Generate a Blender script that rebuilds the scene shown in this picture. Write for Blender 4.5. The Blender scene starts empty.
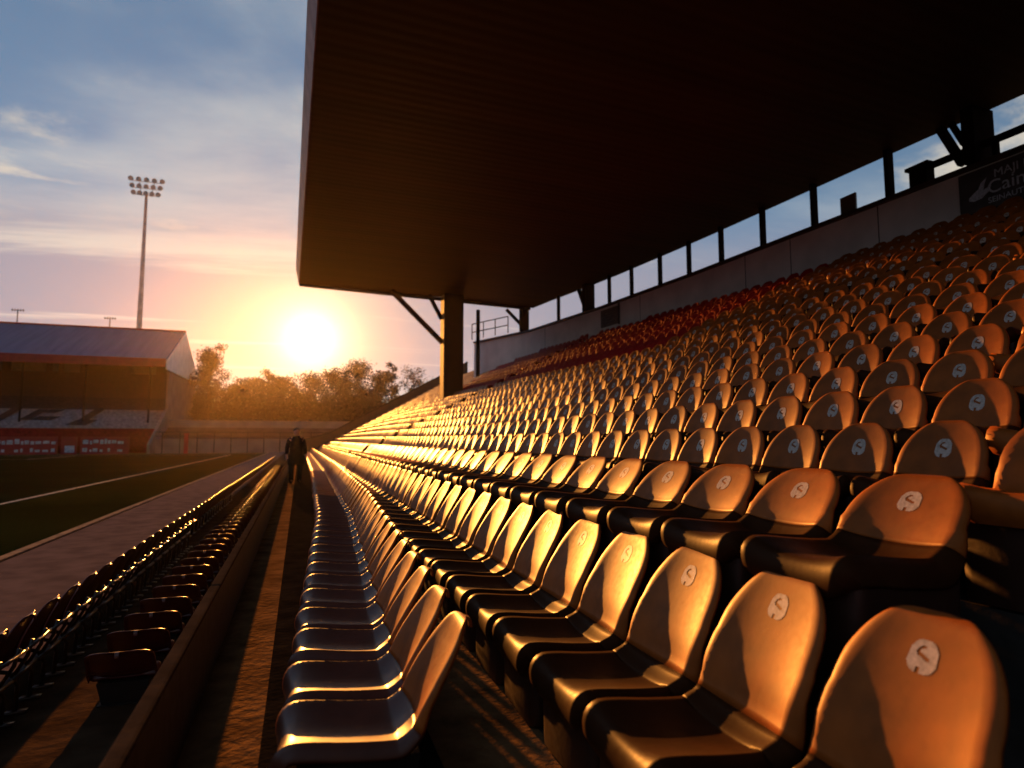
import bpy, bmesh, math, random
from mathutils import Vector
random.seed(7)
R = math.radians
scene = bpy.context.scene
COL = scene.collection

# ------------------------------------------------------------------ camera numbers
F = 620.0; YAW = R(18.81); PIT = R(5.16); CZ = 2.1
FWD = Vector((math.sin(YAW)*math.cos(PIT), math.cos(YAW)*math.cos(PIT), math.sin(PIT)))
RGT = Vector((math.cos(YAW), -math.sin(YAW), 0))
UPV = Vector((-math.sin(YAW)*math.sin(PIT), -math.cos(YAW)*math.sin(PIT), math.cos(PIT)))
CAM = Vector((0, 0, CZ))
def W(px, py, D):                      # a point at depth D seen in that direction
    return CAM + D*(FWD + RGT*((px-512)/F) + UPV*((384-py)/F))
def proj(p):
    q = Vector(p) - CAM
    d = q.dot(FWD)
    if d < 0.05: return (-9e9, -9e9, d)
    return (512+F*q.dot(RGT)/d, 384-F*q.dot(UPV)/d, d)
SUN_EL, SUN_AZ = R(9.2), R(-3.2)       # azimuth from +y towards +x
EXPO = 1.15
SUN_DIR = Vector((math.sin(SUN_AZ)*math.cos(SUN_EL), math.cos(SUN_AZ)*math.cos(SUN_EL), math.sin(SUN_EL)))

# ------------------------------------------------------------------ materials
def new_mat(name):
    m = bpy.data.materials.new(name); m.use_nodes = True
    nt = m.node_tree; b = nt.nodes['Principled BSDF']
    return m, nt, b
def mat(name, col, rough=.6, var=.25, scale=6, bump=.0, metal=0, spec=None, stretch=None, rvar=.12, coat=0, objrand=0):
    m, nt, b = new_mat(name)
    N, L = nt.nodes, nt.links
    tc = N.new('ShaderNodeTexCoord')
    src = tc.outputs['Object']
    if stretch:
        mp = N.new('ShaderNodeMapping'); mp.inputs['Scale'].default_value = stretch
        L.new(src, mp.inputs['Vector']); src = mp.outputs['Vector']
    n = N.new('ShaderNodeTexNoise'); n.inputs['Scale'].default_value = scale; n.inputs['Detail'].default_value = 6
    L.new(src, n.inputs['Vector'])
    mr = N.new('ShaderNodeMapRange'); mr.inputs[1].default_value = .3; mr.inputs[2].default_value = .7
    mr.inputs[3].default_value = 1-var; mr.inputs[4].default_value = 1+var
    L.new(n.outputs['Fac'], mr.inputs[0])
    mul = N.new('ShaderNodeVectorMath'); mul.operation = 'SCALE'
    mul.inputs[0].default_value = col
    fac = mr.outputs[0]
    if objrand:
        oi = N.new('ShaderNodeObjectInfo'); r2 = N.new('ShaderNodeMapRange')
        r2.inputs[3].default_value = 1-objrand; r2.inputs[4].default_value = 1+objrand
        L.new(oi.outputs['Random'], r2.inputs[0])
        mm = N.new('ShaderNodeMath'); mm.operation = 'MULTIPLY'
        L.new(fac, mm.inputs[0]); L.new(r2.outputs[0], mm.inputs[1]); fac = mm.outputs[0]
    L.new(fac, mul.inputs['Scale'])
    L.new(mul.outputs[0], b.inputs['Base Color'])
    n2 = N.new('ShaderNodeTexNoise'); n2.inputs['Scale'].default_value = scale*3.7; n2.inputs['Detail'].default_value = 5
    L.new(src, n2.inputs['Vector'])
    r = N.new('ShaderNodeMapRange'); r.inputs[3].default_value = max(.03, rough-rvar); r.inputs[4].default_value = min(1, rough+rvar)
    L.new(n2.outputs['Fac'], r.inputs[0]); L.new(r.outputs[0], b.inputs['Roughness'])
    b.inputs['Metallic'].default_value = metal
    b.inputs['Specular IOR Level'].default_value = spec if spec is not None else (0 if rough > .78 else .4)
    if coat: b.inputs['Coat Weight'].default_value = coat; b.inputs['Coat Roughness'].default_value = .15
    if bump:
        bp = N.new('ShaderNodeBump'); bp.inputs['Strength'].default_value = bump; bp.inputs['Distance'].default_value = .02
        L.new(n2.outputs['Fac'], bp.inputs['Height']); L.new(bp.outputs[0], b.inputs['Normal'])
    return m

M = {}
M['seat']   = mat('seat_plastic', (.25, .058, .008), .49, .24, 9, .014, spec=.36, rvar=.12, objrand=.17)
M['redplastic'] = mat('red_plastic', (.34, .008, .006), .6, .15, 6, 0, spec=.15)
M['pan_a'] = mat('shaded_bucket_pan', (.085, .024, .012), .42, .18, 9, .014, spec=.42, rvar=.1)  # bucket seat plastic darkened, the pan's shade put into the colour
M['maroon'] = mat('maroon_plastic', (.07, .008, .006), .32, .2, 9, .02, rvar=.1, objrand=.12)
M['emblem'] = mat('emblem_print', (.46, .38, .32), .47, .3, 60, 0)
M['pan']   = mat('shaded_pan_plastic', (.035, .011, .004), .5, .2, 9, .03, spec=.08, rvar=.1)  # darker copy of the seat plastic, shade on the pans painted in
M['base'] = mat('shaded_base_plastic', (.035, .012, .006), .45, .2, 8, .05, spec=.5)  # seat plastic darkened to stand for the shade below the pan
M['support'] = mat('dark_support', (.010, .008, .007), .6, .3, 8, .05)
M['frame']  = mat('painted_steel', (.03, .022, .018), .35, .3, 10, .05, spec=.6)
M['concrete'] = mat('concrete', (.045, .038, .033), .85, .35, 3, .5)
M['walkway'] = mat('walkway_concrete', (.135, .075, .034), .85, .4, 5, .8)
M['floor_strip'] = mat('dark_strip', (.012, .010, .009), .8, .4, 6, .4)
M['parapet'] = mat('parapet_paint', (.016, .014, .011), .7, .3, 4, .15)
M['coping'] = mat('coping', (.035, .026, .020), .85, .3, 5, .2)
M['path']   = mat('path_paving', (.095, .072, .074), .85, .25, 2.2, .3)
M['slab']   = mat('shade_tinted_slab', (.05, .030, .018), .85, .4, 3, .5)  # floor shade and warm sun tint are put into this colour
M['kerb']   = mat('kerb_stone', (.2, .15, .11), .8, .3, 4, .3)
M['wallpaint'] = mat('wall_paint', (.85, .77, .73), .75, .12, 1.2, .1)
M['cap']    = mat('wall_cap', (.06, .035, .028), .5, .3, 4, .1)
M['steel']  = mat('dark_steel', (.016, .009, .007), .79, .3, 3, .1)
M['column'] = mat('column_paint', (.035, .017, .009), .7, .25, 2, .15)
M['fascia'] = mat('fascia_sheet', (.30, .16, .13), .6, .3, 2, .1)
M['tarp']   = mat('red_tarpaulin', (.12, .007, .006), .8, .2, 2, .3)
M['signboard'] = mat('sign_board', (.075, .062, .06), .6, .3, 4)
M['signink'] = mat('sign_lettering', (.62, .63, .70), .6, .3, 30)
M['signpale'] = mat('weathered_notice', (.16, .11, .09), .7, .5, 14)
M['roofsheet'] = mat('slate_roof_sheet', (.10, .125, .20), .8, .12, .5, .1, stretch=(3, .2, .2))
M['redpaint'] = mat('red_paint', (.22, .012, .008), .7, .2, 1)
M['white']  = mat('white_cladding', (.75, .70, .62), .6, .12, .6)
M['greywall'] = mat('grey_wall', (.16, .13, .12), .8, .2, .5)
M['greyseat'] = mat('grey_seating', (.20, .18, .20), .8, .35, 2.2)
M['redseat'] = mat('red_seating', (.18, .012, .012), .8, .35, 2.2)
M['darkseat'] = mat('dark_seating', (.035, .03, .035), .8, .35, 2.2)
M['boardwhite'] = mat('board_white', (.30, .30, .36), .7, .4, 3)
M['purple'] = mat('weathered_boarding', (.08, .05, .045), .8, .3, .7)
M['galv']   = mat('galvanised_steel', (.25, .26, .28), .45, .2, 1, metal=.6)
M['lamp']   = mat('floodlamp_housing', (.05, .045, .045), .4, .2, 3)
M['glass']  = mat('lamp_glass', (.35, .36, .4), .12, .1, 3)
M['coat']   = mat('dark_coat', (.018, .015, .014), .8, .3, 12, .2)
M['trouser'] = mat('dark_trousers', (.015, .014, .016), .85, .3, 12, .2)
M['skin']   = mat('skin', (.42, .24, .17), .5, .1, 20)
M['hair']   = mat('hair', (.02, .013, .01), .7, .3, 40)
M['bark']   = mat('bark', (.07, .05, .035), .9, .4, 3, .6)

def leaf_mat(name, col):
    m, nt, b = new_mat(name); N, L = nt.nodes, nt.links
    tc = N.new('ShaderNodeTexCoord'); n = N.new('ShaderNodeTexNoise'); n.inputs['Scale'].default_value = .6
    L.new(tc.outputs['Object'], n.inputs['Vector'])
    cr = N.new('ShaderNodeValToRGB'); cr.color_ramp.elements[0].position = .3; cr.color_ramp.elements[1].position = .7
    cr.color_ramp.elements[0].color = (col[0]*.6, col[1]*.6, col[2]*.6, 1); cr.color_ramp.elements[1].color = (col[0]*1.4, col[1]*1.3, col[2]*1.2, 1)
    L.new(n.outputs['Fac'], cr.inputs[0]); L.new(cr.outputs[0], b.inputs['Base Color'])
    b.inputs['Roughness'].default_value = .7
    tr = N.new('ShaderNodeBsdfTranslucent'); L.new(cr.outputs[0], tr.inputs[0])
    mx = N.new('ShaderNodeMixShader'); mx.inputs[0].default_value = .12
    L.new(b.outputs[0], mx.inputs[1]); L.new(tr.outputs[0], mx.inputs[2])
    L.new(mx.outputs[0], N['Material Output'].inputs['Surface'])
    return m
M['leaf_a'] = leaf_mat('leaves_autumn', (.022, .010, .003))
M['leaf_b'] = leaf_mat('leaves_dark', (.010, .006, .002))

def soffit_mat():
    m, nt, b = new_mat('soffit_boards'); N, L = nt.nodes, nt.links
    tc = N.new('ShaderNodeTexCoord')
    mp = N.new('ShaderNodeMapping'); mp.inputs['Scale'].default_value = (.12, 1.6, 1)
    L.new(tc.outputs['Object'], mp.inputs['Vector'])
    n = N.new('ShaderNodeTexNoise'); n.inputs['Scale'].default_value = 1.3; n.inputs['Detail'].default_value = 5
    L.new(mp.outputs[0], n.inputs['Vector'])
    cr = N.new('ShaderNodeValToRGB')
    cr.color_ramp.elements[0].position = .3; cr.color_ramp.elements[0].color = (.016, .006, .0016, 1)
    cr.color_ramp.elements[1].position = .72; cr.color_ramp.elements[1].color = (.042, .0155, .0038, 1)
    L.new(n.outputs['Fac'], cr.inputs[0]); L.new(cr.outputs[0], b.inputs['Base Color'])
    w = N.new('ShaderNodeTexWave'); w.wave_type = 'BANDS'; w.bands_direction = 'Y'; w.inputs['Scale'].default_value = 1.1
    w.inputs['Distortion'].default_value = .2
    L.new(tc.outputs['Object'], w.inputs['Vector'])
    bp = N.new('ShaderNodeBump'); bp.inputs['Strength'].default_value = .15; bp.inputs['Distance'].default_value = .03
    L.new(w.outputs['Fac'], bp.inputs['Height']); L.new(bp.outputs[0], b.inputs['Normal'])
    b.inputs['Roughness'].default_value = .6
    return m
M['soffit'] = soffit_mat()

def grass_mat():
    m, nt, b = new_mat('pitch_turf'); N, L = nt.nodes, nt.links
    tc = N.new('ShaderNodeTexCoord')
    w = N.new('ShaderNodeTexWave'); w.bands_direction = 'Y'; w.inputs['Scale'].default_value = .028; w.inputs['Distortion'].default_value = .3
    L.new(tc.outputs['Object'], w.inputs['Vector'])
    n = N.new('ShaderNodeTexNoise'); n.inputs['Scale'].default_value = .35; n.inputs['Detail'].default_value = 9
    L.new(tc.outputs['Object'], n.inputs['Vector'])
    n2 = N.new('ShaderNodeTexNoise'); n2.inputs['Scale'].default_value = 22; n2.inputs['Detail'].default_value = 4
    L.new(tc.outputs['Object'], n2.inputs['Vector'])
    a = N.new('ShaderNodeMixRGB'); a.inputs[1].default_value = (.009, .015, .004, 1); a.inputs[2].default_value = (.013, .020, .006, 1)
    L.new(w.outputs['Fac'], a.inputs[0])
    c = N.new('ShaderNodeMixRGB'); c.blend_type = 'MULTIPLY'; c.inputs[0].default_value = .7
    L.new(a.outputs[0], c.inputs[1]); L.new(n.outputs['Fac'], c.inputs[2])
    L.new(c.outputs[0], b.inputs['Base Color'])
    b.inputs['Roughness'].default_value = 1; b.inputs['Specular IOR Level'].default_value = 0
    bp = N.new('ShaderNodeBump'); bp.inputs['Strength'].default_value = .8; bp.inputs['Distance'].default_value = .04
    L.new(n2.outputs['Fac'], bp.inputs['Height']); L.new(bp.outputs[0], b.inputs['Normal'])
    return m
M['turf'] = grass_mat()
M['land'] = mat('rough_ground', (.06, .055, .03), .95, .4, .05, 0)
M['line'] = mat('line_marking', (.55, .53, .48), .8, .3, 4)

# ------------------------------------------------------------------ mesh building
class MB:
    def __init__(s): s.v = []; s.f = []; s.mi = []; s.mat = 0
    def face(s, idx): s.f.append(tuple(idx)); s.mi.append(s.mat)
    def quad(s, a, b, c, d):
        i = len(s.v); s.v += [tuple(a), tuple(b), tuple(c), tuple(d)]; s.face((i, i+1, i+2, i+3))
    def hexa(s, p):                    # eight corners: bottom four (ccw), top four
        i = len(s.v); s.v += [tuple(q) for q in p]
        for q in ((0,3,2,1), (4,5,6,7), (0,1,5,4), (1,2,6,5), (2,3,7,6), (3,0,4,7)): s.face([i+k for k in q])
    def box(s, x0, x1, y0, y1, z0, z1):
        s.hexa([(x0,y0,z0),(x1,y0,z0),(x1,y1,z0),(x0,y1,z0),(x0,y0,z1),(x1,y0,z1),(x1,y1,z1),(x0,y1,z1)])
    def beam(s, a, b, w, h, up=(0,0,1)):
        a = Vector(a); b = Vector(b); d = (b-a).normalized(); u = Vector(up)
        if abs(d.dot(u)) > .98: u = Vector((0,1,0))
        r = d.cross(u).normalized()*w/2; u = r.cross(d).normalized()*h/2
        s.hexa([a-r-u, a+r-u, b+r-u, b-r-u, a-r+u, a+r+u, b+r+u, b-r+u])
    def tube(s, pts, rad, n=8, cap=True):
        pts = [Vector(p) for p in pts]; rad = rad if isinstance(rad, (list, tuple)) else [rad]*len(pts)
        rings = []
        for k, p in enumerate(pts):
            d = (pts[min(k+1, len(pts)-1)] - pts[max(k-1, 0)]).normalized()
            u = Vector((0,0,1)) if abs(d.z) < .9 else Vector((0,1,0))
            x = d.cross(u).normalized(); y = x.cross(d)
            i = len(s.v)
            for j in range(n):
                a = 2*math.pi*j/n; s.v.append(tuple(p + (x*math.cos(a)+y*math.sin(a))*rad[k]))
            rings.append(i)
        for a, b in zip(rings, rings[1:]):
            for j in range(n): s.face((a+j, a+(j+1) % n, b+(j+1) % n, b+j))
        if cap:
            s.face([rings[0]+j for j in range(n)][::-1]); s.face([rings[-1]+j for j in range(n)])
    def grid(s, G):
        i = len(s.v); m = len(G[0])
        for row in G: s.v += [tuple(p) for p in row]
        for a in range(len(G)-1):
            for b in range(m-1): s.face((i+a*m+b, i+a*m+b+1, i+(a+1)*m+b+1, i+(a+1)*m+b))
    def mesh(s, name, mats, smooth=False):
        me = bpy.data.meshes.new(name); me.from_pydata(s.v, [], s.f)
        for m in (mats if isinstance(mats, (list, tuple)) else [mats]): me.materials.append(m)
        me.polygons.foreach_set('material_index', s.mi)
        me.polygons.foreach_set('use_smooth', [smooth]*len(s.f))
        me.update(); return me
    def build(s, name, mats, parent=None, smooth=False, bevel=0, recalc=True):
        me = s.mesh(name, mats, smooth)
        if recalc or bevel:
            bm = bmesh.new(); bm.from_mesh(me)
            if recalc: bmesh.ops.recalc_face_normals(bm, faces=bm.faces)
            bm.to_mesh(me); bm.free()
        o = link(name, me, parent)
        if bevel:
            bv = o.modifiers.new('bevel', 'BEVEL'); bv.width = bevel; bv.segments = 2; bv.limit_method = 'ANGLE'
        return o
def link(name, data, parent=None):
    o = bpy.data.objects.new(name, data); COL.objects.link(o)
    if parent: o.parent = parent
    return o
def tag(o, label=None, cat=None, group=None, kind=None):
    if label: o['label'] = label
    if cat: o['category'] = cat
    if group: o['group'] = group
    if kind: o['kind'] = kind
    return o
def empty(name, loc=(0,0,0), rz=0):
    o = bpy.data.objects.new(name, None); COL.objects.link(o); o.location = loc; o.rotation_euler = (0,0,rz)
    o.empty_display_size = .2
    return o

# ------------------------------------------------------------------ seat shell
def catmull(P, n):
    out = []
    Q = [(2*P[0][0]-P[1][0], 2*P[0][1]-P[1][1])] + list(P) + [(2*P[-1][0]-P[-2][0], 2*P[-1][1]-P[-2][1])]
    for i in range(1, len(Q)-2):
        for k in range(n):
            t = k/n
            out.append(tuple(.5*((2*Q[i][a]) + (-Q[i-1][a]+Q[i+1][a])*t + (2*Q[i-1][a]-5*Q[i][a]+4*Q[i+1][a]-Q[i+2][a])*t*t
                       + (-Q[i-1][a]+3*Q[i][a]-3*Q[i+1][a]+Q[i+2][a])*t**3) for a in (0,1)))
    out.append(tuple(P[-1])); return out
class Shell:
    # profile in the x-z plane, x = 0 under the top of the back, z = 0 on the tread; the seat faces -x
    def __init__(s, depth, top, pan, hw, n=4, m=18, skirt=.06, wing=.05, rtop=.17, lean=1.0, dish=.045):
        s.dish = dish
        k = depth-.19*lean
        bh = top-pan-.03
        P = [(-depth+.012, pan-.10), (-depth-.004, pan-.04), (-depth+.022, pan+.022), (-.19*lean-k*.82, pan+.030), (-.19*lean-k*.5, pan+.010),
             (-.19*lean-k*.2, pan-.002), (-.235*lean, pan+.008), (-.185*lean, pan+.055), (-.150*lean, pan+.03+bh*.30), (-.105*lean, pan+.03+bh*.56),
             (-.060*lean, pan+.03+bh*.80), (-.028*lean, top-.012), (0, top), (.022, top-.012), (.028, top-.045)]
        s.bend = 7*n
        s.pr = catmull(P, n); s.hw = hw; s.m = m; s.skirt = skirt; s.wing = wing; s.rtop = rtop
        s.S = [0]
        for a, b in zip(s.pr, s.pr[1:]): s.S.append(s.S[-1]+math.hypot(b[0]-a[0], b[1]-a[1]))
        s.top_i = 12*n
    def nrm(s, i):
        a = s.pr[max(0, i-1)]; b = s.pr[min(len(s.pr)-1, i+1)]
        d = math.hypot(b[0]-a[0], b[1]-a[1]); return (-(b[1]-a[1])/d, (b[0]-a[0])/d)
    def width(s, i):
        w = s.hw; a = s.S[i]; r = .13
        if a < r: w = s.hw - .09 + .09*math.sqrt(max(0, 1-((r-a)/r)**2))
        b = s.S[s.top_i] - a
        if i > s.bend:
            q = min(1, (a-s.S[s.bend])/(s.S[s.top_i]-s.S[s.bend]))
            w = s.hw*(1-.05*q)
            if b < s.rtop:
                u = min(1, (s.rtop-b)/s.rtop)
                w = s.hw*.95*(1-u**2.05)**.5 if u < 1 else 0
                w = max(w, s.hw*(.07 if b > 0 else .06))
        return w
    def pt(s, fi, v, off=0):
        i0 = min(int(fi), len(s.pr)-2); t = fi-i0
        def at(i):
            x, z = s.pr[i]; n = s.nrm(i); w = s.width(i)
            back = min(1, max(0, (i-s.bend+4)/8))
            a = abs(v)
            tp = min(1, max(0, (s.S[i]-(s.S[s.top_i]-min(.48, s.rtop*1.45)))/min(.48, s.rtop*1.45)))
            fr = min(1, s.S[i]/.16)
            c = (s.dish*fr*(1-back)+s.wing*back*(1-tp**1.1))*a**2.2
            if a > .80: c -= ((a-.80)/.20)**1.7*(s.skirt*(1-back) + .034*back*(1-tp))
            e = off + c
            return (x+n[0]*e, w*v*(1-(.0 if a < .84 else .04*((a-.84)/.16)**2)), z+n[1]*e)
        A = at(i0); B = at(i0+1)
        return tuple(A[k]*(1-t)+B[k]*t for k in range(3))
    def rows(s, i0, i1, step=1, off=0):
        vs = [-1+2*j/s.m for j in range(s.m+1)]
        vs = [math.copysign(abs(q)**.8, q) for q in vs]
        idx = list(range(i0, i1, step))+[i1]
        return [[s.pt(i, v, off) for v in vs] for i in idx]
    def solid(s, i0, i1, th=.013):
        mb = MB(); A = s.rows(i0, i1); B = s.rows(i0, i1, off=-th)
        n = len(A); m = len(A[0])
        mb.grid(A); base = len(mb.v); mb.grid([r[::-1] for r in B])
        ia = lambda r, c: r*m+c
        ib = lambda r, c: base+r*m+(m-1-c)
        for r in range(n-1):
            mb.face((ia(r,0), ia(r+1,0), ib(r+1,0), ib(r,0))); mb.face((ia(r+1,m-1), ia(r,m-1), ib(r,m-1), ib(r+1,m-1)))
        for c in range(m-1):
            mb.face((ia(0,c+1), ia(0,c), ib(0,c), ib(0,c+1))); mb.face((ia(n-1,c), ia(n-1,c+1), ib(n-1,c+1), ib(n-1,c)))
        return mb
    def emblem(s, nx=22, ny=28, half=.185):
        mb = MB(); top = s.S[s.top_i]
        def idx(arc):
            for i in range(len(s.S)-1):
                if s.S[i+1] >= arc: return i+(arc-s.S[i])/(s.S[i+1]-s.S[i])
        a0, a1 = top-.215, top-.115
        def on(x, y):                  # x, y in -1..1
            if abs(x)**2.8+abs(y)**2.8 > 1 and not False: return False
            r = math.hypot(x+.05, (y-.25)*1.15); th = math.atan2((y-.25), x+.05)
            if .25 < r < .47 and (th > 1.2 or th < -2.6) : return False
            if abs(y-.02+.35*x) < .12 and -.35 < x < .45: return False
            if y < -.66 and -.28 < x < .0: return False
            return True
        for a in range(nx):
            for b in range(ny):
                x0, x1 = -1+2*a/nx, -1+2*(a+1)/nx; y0, y1 = -1+2*b/ny, -1+2*(b+1)/ny
                if on((x0+x1)/2, (y0+y1)/2):
                    f = lambda y: idx(a0+(a1-a0)*(y+1)/2)
                    mb.quad(s.pt(f(y0), -x0*half, .0009), s.pt(f(y0), -x1*half, .0009), s.pt(f(y1), -x1*half, .0009), s.pt(f(y1), -x0*half, .0009))
        return mb

def seat_base(depth, pan, hw, n=5):
    # boxed base with rounded corners, standing on the tread
    mb = MB(); w = hw*.93; x0, x1 = -depth+.045, -.20; r = .055; F_ = []
    for cx_, cy_, a0 in ((x1-r, w-r, 0), (x0+r, w-r, 90), (x0+r, -w+r, 180), (x1-r, -w+r, 270)):
        for k in range(n): a = R(a0+90*k/(n-1)); F_.append((cx_+r*math.cos(a), cy_+r*math.sin(a)))
    lv = [(.012, .90), (.05, .93), (pan*.55, .97), (pan-.045, 1.0)]
    G = [[(x0+(x-x0)*1.0, y*q, z) for x, y in F_+F_[:1]] for z, q in lv]
    mb.grid(G)
    return mb
def pedestal(depth, pan, hw):
    mb = MB(); w = hw*.72
    x0, x1 = -depth+.07, -.22
    mb.hexa([(x0+.03,-w*.8,.012),(x1,-w*.8,.012),(x1,w*.8,.012),(x0+.03,w*.8,.012),(x0,-w,pan-.03),(x1+.02,-w,pan-.03),(x1+.02,w,pan-.03),(x0,w,pan-.03)])
    mb.box(x0, x1+.04, -w*.9, w*.9, 0.001, .011)
    return mb

# seat kinds: meshes shared by every copy
for k_ in ('seat', 'pan'): M[k_].node_tree.nodes['Principled BSDF'].inputs['Specular Tint'].default_value = (1, .66, .34, 1)
def kind(name, plastic, emblem=True, legs='pedestal', **kw):
    sh = Shell(**kw); i1 = len(sh.pr)-1
    def sm(mb, nm, mt, smooth=True):
        me = mb.mesh(nm, mt, smooth)
        bm = bmesh.new(); bm.from_mesh(me); bmesh.ops.recalc_face_normals(bm, faces=bm.faces); bm.to_mesh(me); bm.free()
        return me
    d = dict(sh=sh, plastic=plastic)
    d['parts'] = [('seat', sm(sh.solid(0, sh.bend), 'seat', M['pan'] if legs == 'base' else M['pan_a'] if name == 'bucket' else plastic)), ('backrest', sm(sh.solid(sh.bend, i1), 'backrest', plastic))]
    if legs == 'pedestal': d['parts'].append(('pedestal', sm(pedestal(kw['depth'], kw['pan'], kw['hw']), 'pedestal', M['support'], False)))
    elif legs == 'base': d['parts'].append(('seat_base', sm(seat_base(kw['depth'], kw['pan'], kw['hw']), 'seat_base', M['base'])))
    else:
        for sgn in (-1, 1):
            mb = MB(); y = sgn*kw['hw']*.55
            mb.tube([(-.42, y, .35), (-.2, y, .33), (-.07, y, .30), (-.02, y, .2), (-.03, y, .02)], .017)
            mb.tube([(-.05, y, .28), (0.03, y, .42), (.055, y, kw['top']-.16)], .015)
            mb.box(-.09, .05, y-.035, y+.035, 0.001, .02)
            d['parts'].append(('leg', sm(mb, 'leg', M['frame'])))
        mb = MB(); mb.tube([(.062, -kw['hw'], kw['top']-.2), (.062, kw['hw'], kw['top']-.2)], .014); mb.tube([(-.03, -kw['hw']*1.02, .27), (-.03, kw['hw']*1.02, .27)], .02)
        d['parts'].append(('back_rail', sm(mb, 'back_rail', M['frame'])))
    if emblem: d['parts'].append(('emblem', sm(sh.emblem(), 'emblem', M['emblem'], False)))
    # light copy for the mass: (verts, faces, material)
    kw2 = dict(kw); kw2['n'] = 2; kw2['m'] = 8
    l = Shell(**kw2); mb = MB()
    mb.grid(l.rows(0, len(l.pr)-1, 1)); mb.grid([r[::-1] for r in l.rows(0, len(l.pr)-1, 1, off=-.013)])
    mb.mat = 1
    p = seat_base(kw['depth'], kw['pan'], kw['hw'], 3) if legs == 'base' else pedestal(kw['depth'], kw['pan'], kw['hw']); i = len(mb.v); mb.v += p.v
    for f in p.f: mb.face([i+q for q in f])
    d['light'] = mb
    if emblem: d['light_emblem'] = l.emblem(6, 7)
    kw3 = dict(kw); kw3['n'] = 1; kw3['m'] = 6
    l3 = Shell(**kw3); mb3 = MB(); mb3.grid(l3.rows(0, len(l3.pr)-1, 1)); mb3.grid([r[::-1] for r in l3.rows(0, len(l3.pr)-1, 1, off=-.013)])
    d['far'] = mb3
    return d
K = {
 'bucket': kind('bucket', M['seat'], emblem=False, depth=.70, top=.69, pan=.29, hw=.225, lean=1.1, skirt=.07, wing=.05, rtop=.26, dish=.065),
 'front':  kind('front', M['seat'], legs='base', depth=.80, top=.88, pan=.34, hw=.291, skirt=.12, wing=.05, rtop=.33, lean=1.5, dish=.065),
 'wide':   kind('wide', M['seat'], legs='base', depth=.78, top=.86, pan=.53, hw=.307, skirt=.12, wing=.05, rtop=.28, lean=1.25, dish=.065),
 'upper':  kind('upper', M['seat'], legs='base', depth=.50, top=.78, pan=.44, hw=.24, skirt=.08, wing=.05, rtop=.26, lean=.75, dish=.05),
 'pitchside': kind('pitchside', M['maroon'], emblem=False, legs='tube', depth=.46, top=.70, pan=.25, hw=.265, skirt=.05, wing=.05, rtop=.16),
 'low':    kind('low', M['maroon'], emblem=False, depth=.40, top=.46, pan=.20, hw=.255, skirt=.06, wing=.04, rtop=.08),
}

# ------------------------------------------------------------------ rows of the stand (heights relative to the camera's)
def sstep(a, b, x):
    t = min(1, max(0, (x-a)/(b-a))); return t*t*(3-2*t)
X_C, T, RISE, NR = 2.6, .54, .25, 21
def warp(X, y): return .75*sstep(12, 35, y)*max(0, (X-2.6)/9.2)
WALL = [(14.3,-8), (14.2,-2), (14.1,3), (13.9,8.45), (13.6,13.45), (13.3,18.8), (12.75,25), (11.8,31.6)]
WALL2 = WALL + [(10.0,36.6)]
def wall_x(y):
    P = WALL2
    if y >= P[-1][1]: return 99
    for (xa,ya),(xb,yb) in zip(P, P[1:]):
        if ya <= y <= yb: return xa+(xb-xa)*(y-ya)/(yb-ya)
    return P[0][0]
def row_A_x(y): return .655+.045*(min(max(y, 0), 9)-2.5) if y < 9 else .948+.012*min(y-9, 12)
Y_END = 60
WALK_Z = CZ-1.4
def row_top(n, X, y):                  # world height of the backs' tops
    if n == 0: return WALK_Z+.69
    if n == 1: return CZ-.52
    return CZ-.151+RISE*(n-2)+warp(X, y)
def is_red(n, y): return n > tarp_n(y)-.4 and 12.4 < y < 33.6
def tarp_n(y): return 11.4+.6*sstep(14, 24, y)
def in_aisle(y): return 24.2 < y < 25.2 or 42 < y < 43.1

seats = []                             # (kind, x, y, z floor, rotation, row)
y = 2.517
while y < Y_END: seats.append(('bucket', row_A_x(y), y, WALK_Z, 0, 0)); y += .49
y = 1.40
while y < Y_END: seats.append(('front', 1.857, y, row_top(1, 0, y)-.88, 0, 1)); y += .585
for n in range(2, 2+NR):
    X = X_C+T*(n-2); pitch = .62 if n == 2 else .50
    y = 2.0 if n == 2 else (2.27, 2.46, 2.93, 3.16)[(n-3) % 4]-.5*4
    while y < Y_END:
        if not in_aisle(y) and X < wall_x(y)-.25:
            seats.append(('wide' if n == 2 else 'upper', X, y, row_top(n, X, y)-(.86 if n == 2 else .78), R(min(7.5, 4.0+.35*(n-3))) if n > 2 else 0, n))
        y += pitch
for i in range(-2, 110):
    seats.append(('pitchside', -1.97, 1.25+.53*i, .03, 0, -1))
low_y = [5.6+.575*i for i in range(66)]
for y in low_y: seats.append(('low', -1.27, y, .03, R(-90), -2))

# ---- which ones are seen largest
for_view = []
for i, (k, x, y, z, rz, n) in enumerate(seats):
    d = K[k]; px, py, D = proj((x-.06, y, z+d['sh'].pr[d['sh'].top_i][1]-.08))
    if is_red(n, y): continue
    if D > .8 and -25 < px < 1050 and py < 800: for_view.append((D, i, px, py))
for_view.sort()
N_IND = 298
chosen = {i: (px, py) for D, i, px, py in for_view[:N_IND]}
ROWNAME = {0: 'lowest row beside the walkway', 1: 'second row up from the walkway', 2: 'third row up from the walkway'}
ORD = ['', 'first','second','third','fourth','fifth','sixth','seventh','eighth','ninth','tenth','eleventh','twelfth','thirteenth','fourteenth','fifteenth','sixteenth','seventeenth','eighteenth','nineteenth']
TENS = ['', '', 'twent', 'thirt', 'fort', 'fift', 'sixt']
def ordinal(k):
    if k < 20: return ORD[k]
    return TENS[k//10]+('ieth' if k % 10 == 0 else 'y-'+ORD[k % 10])
protos = {}
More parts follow.
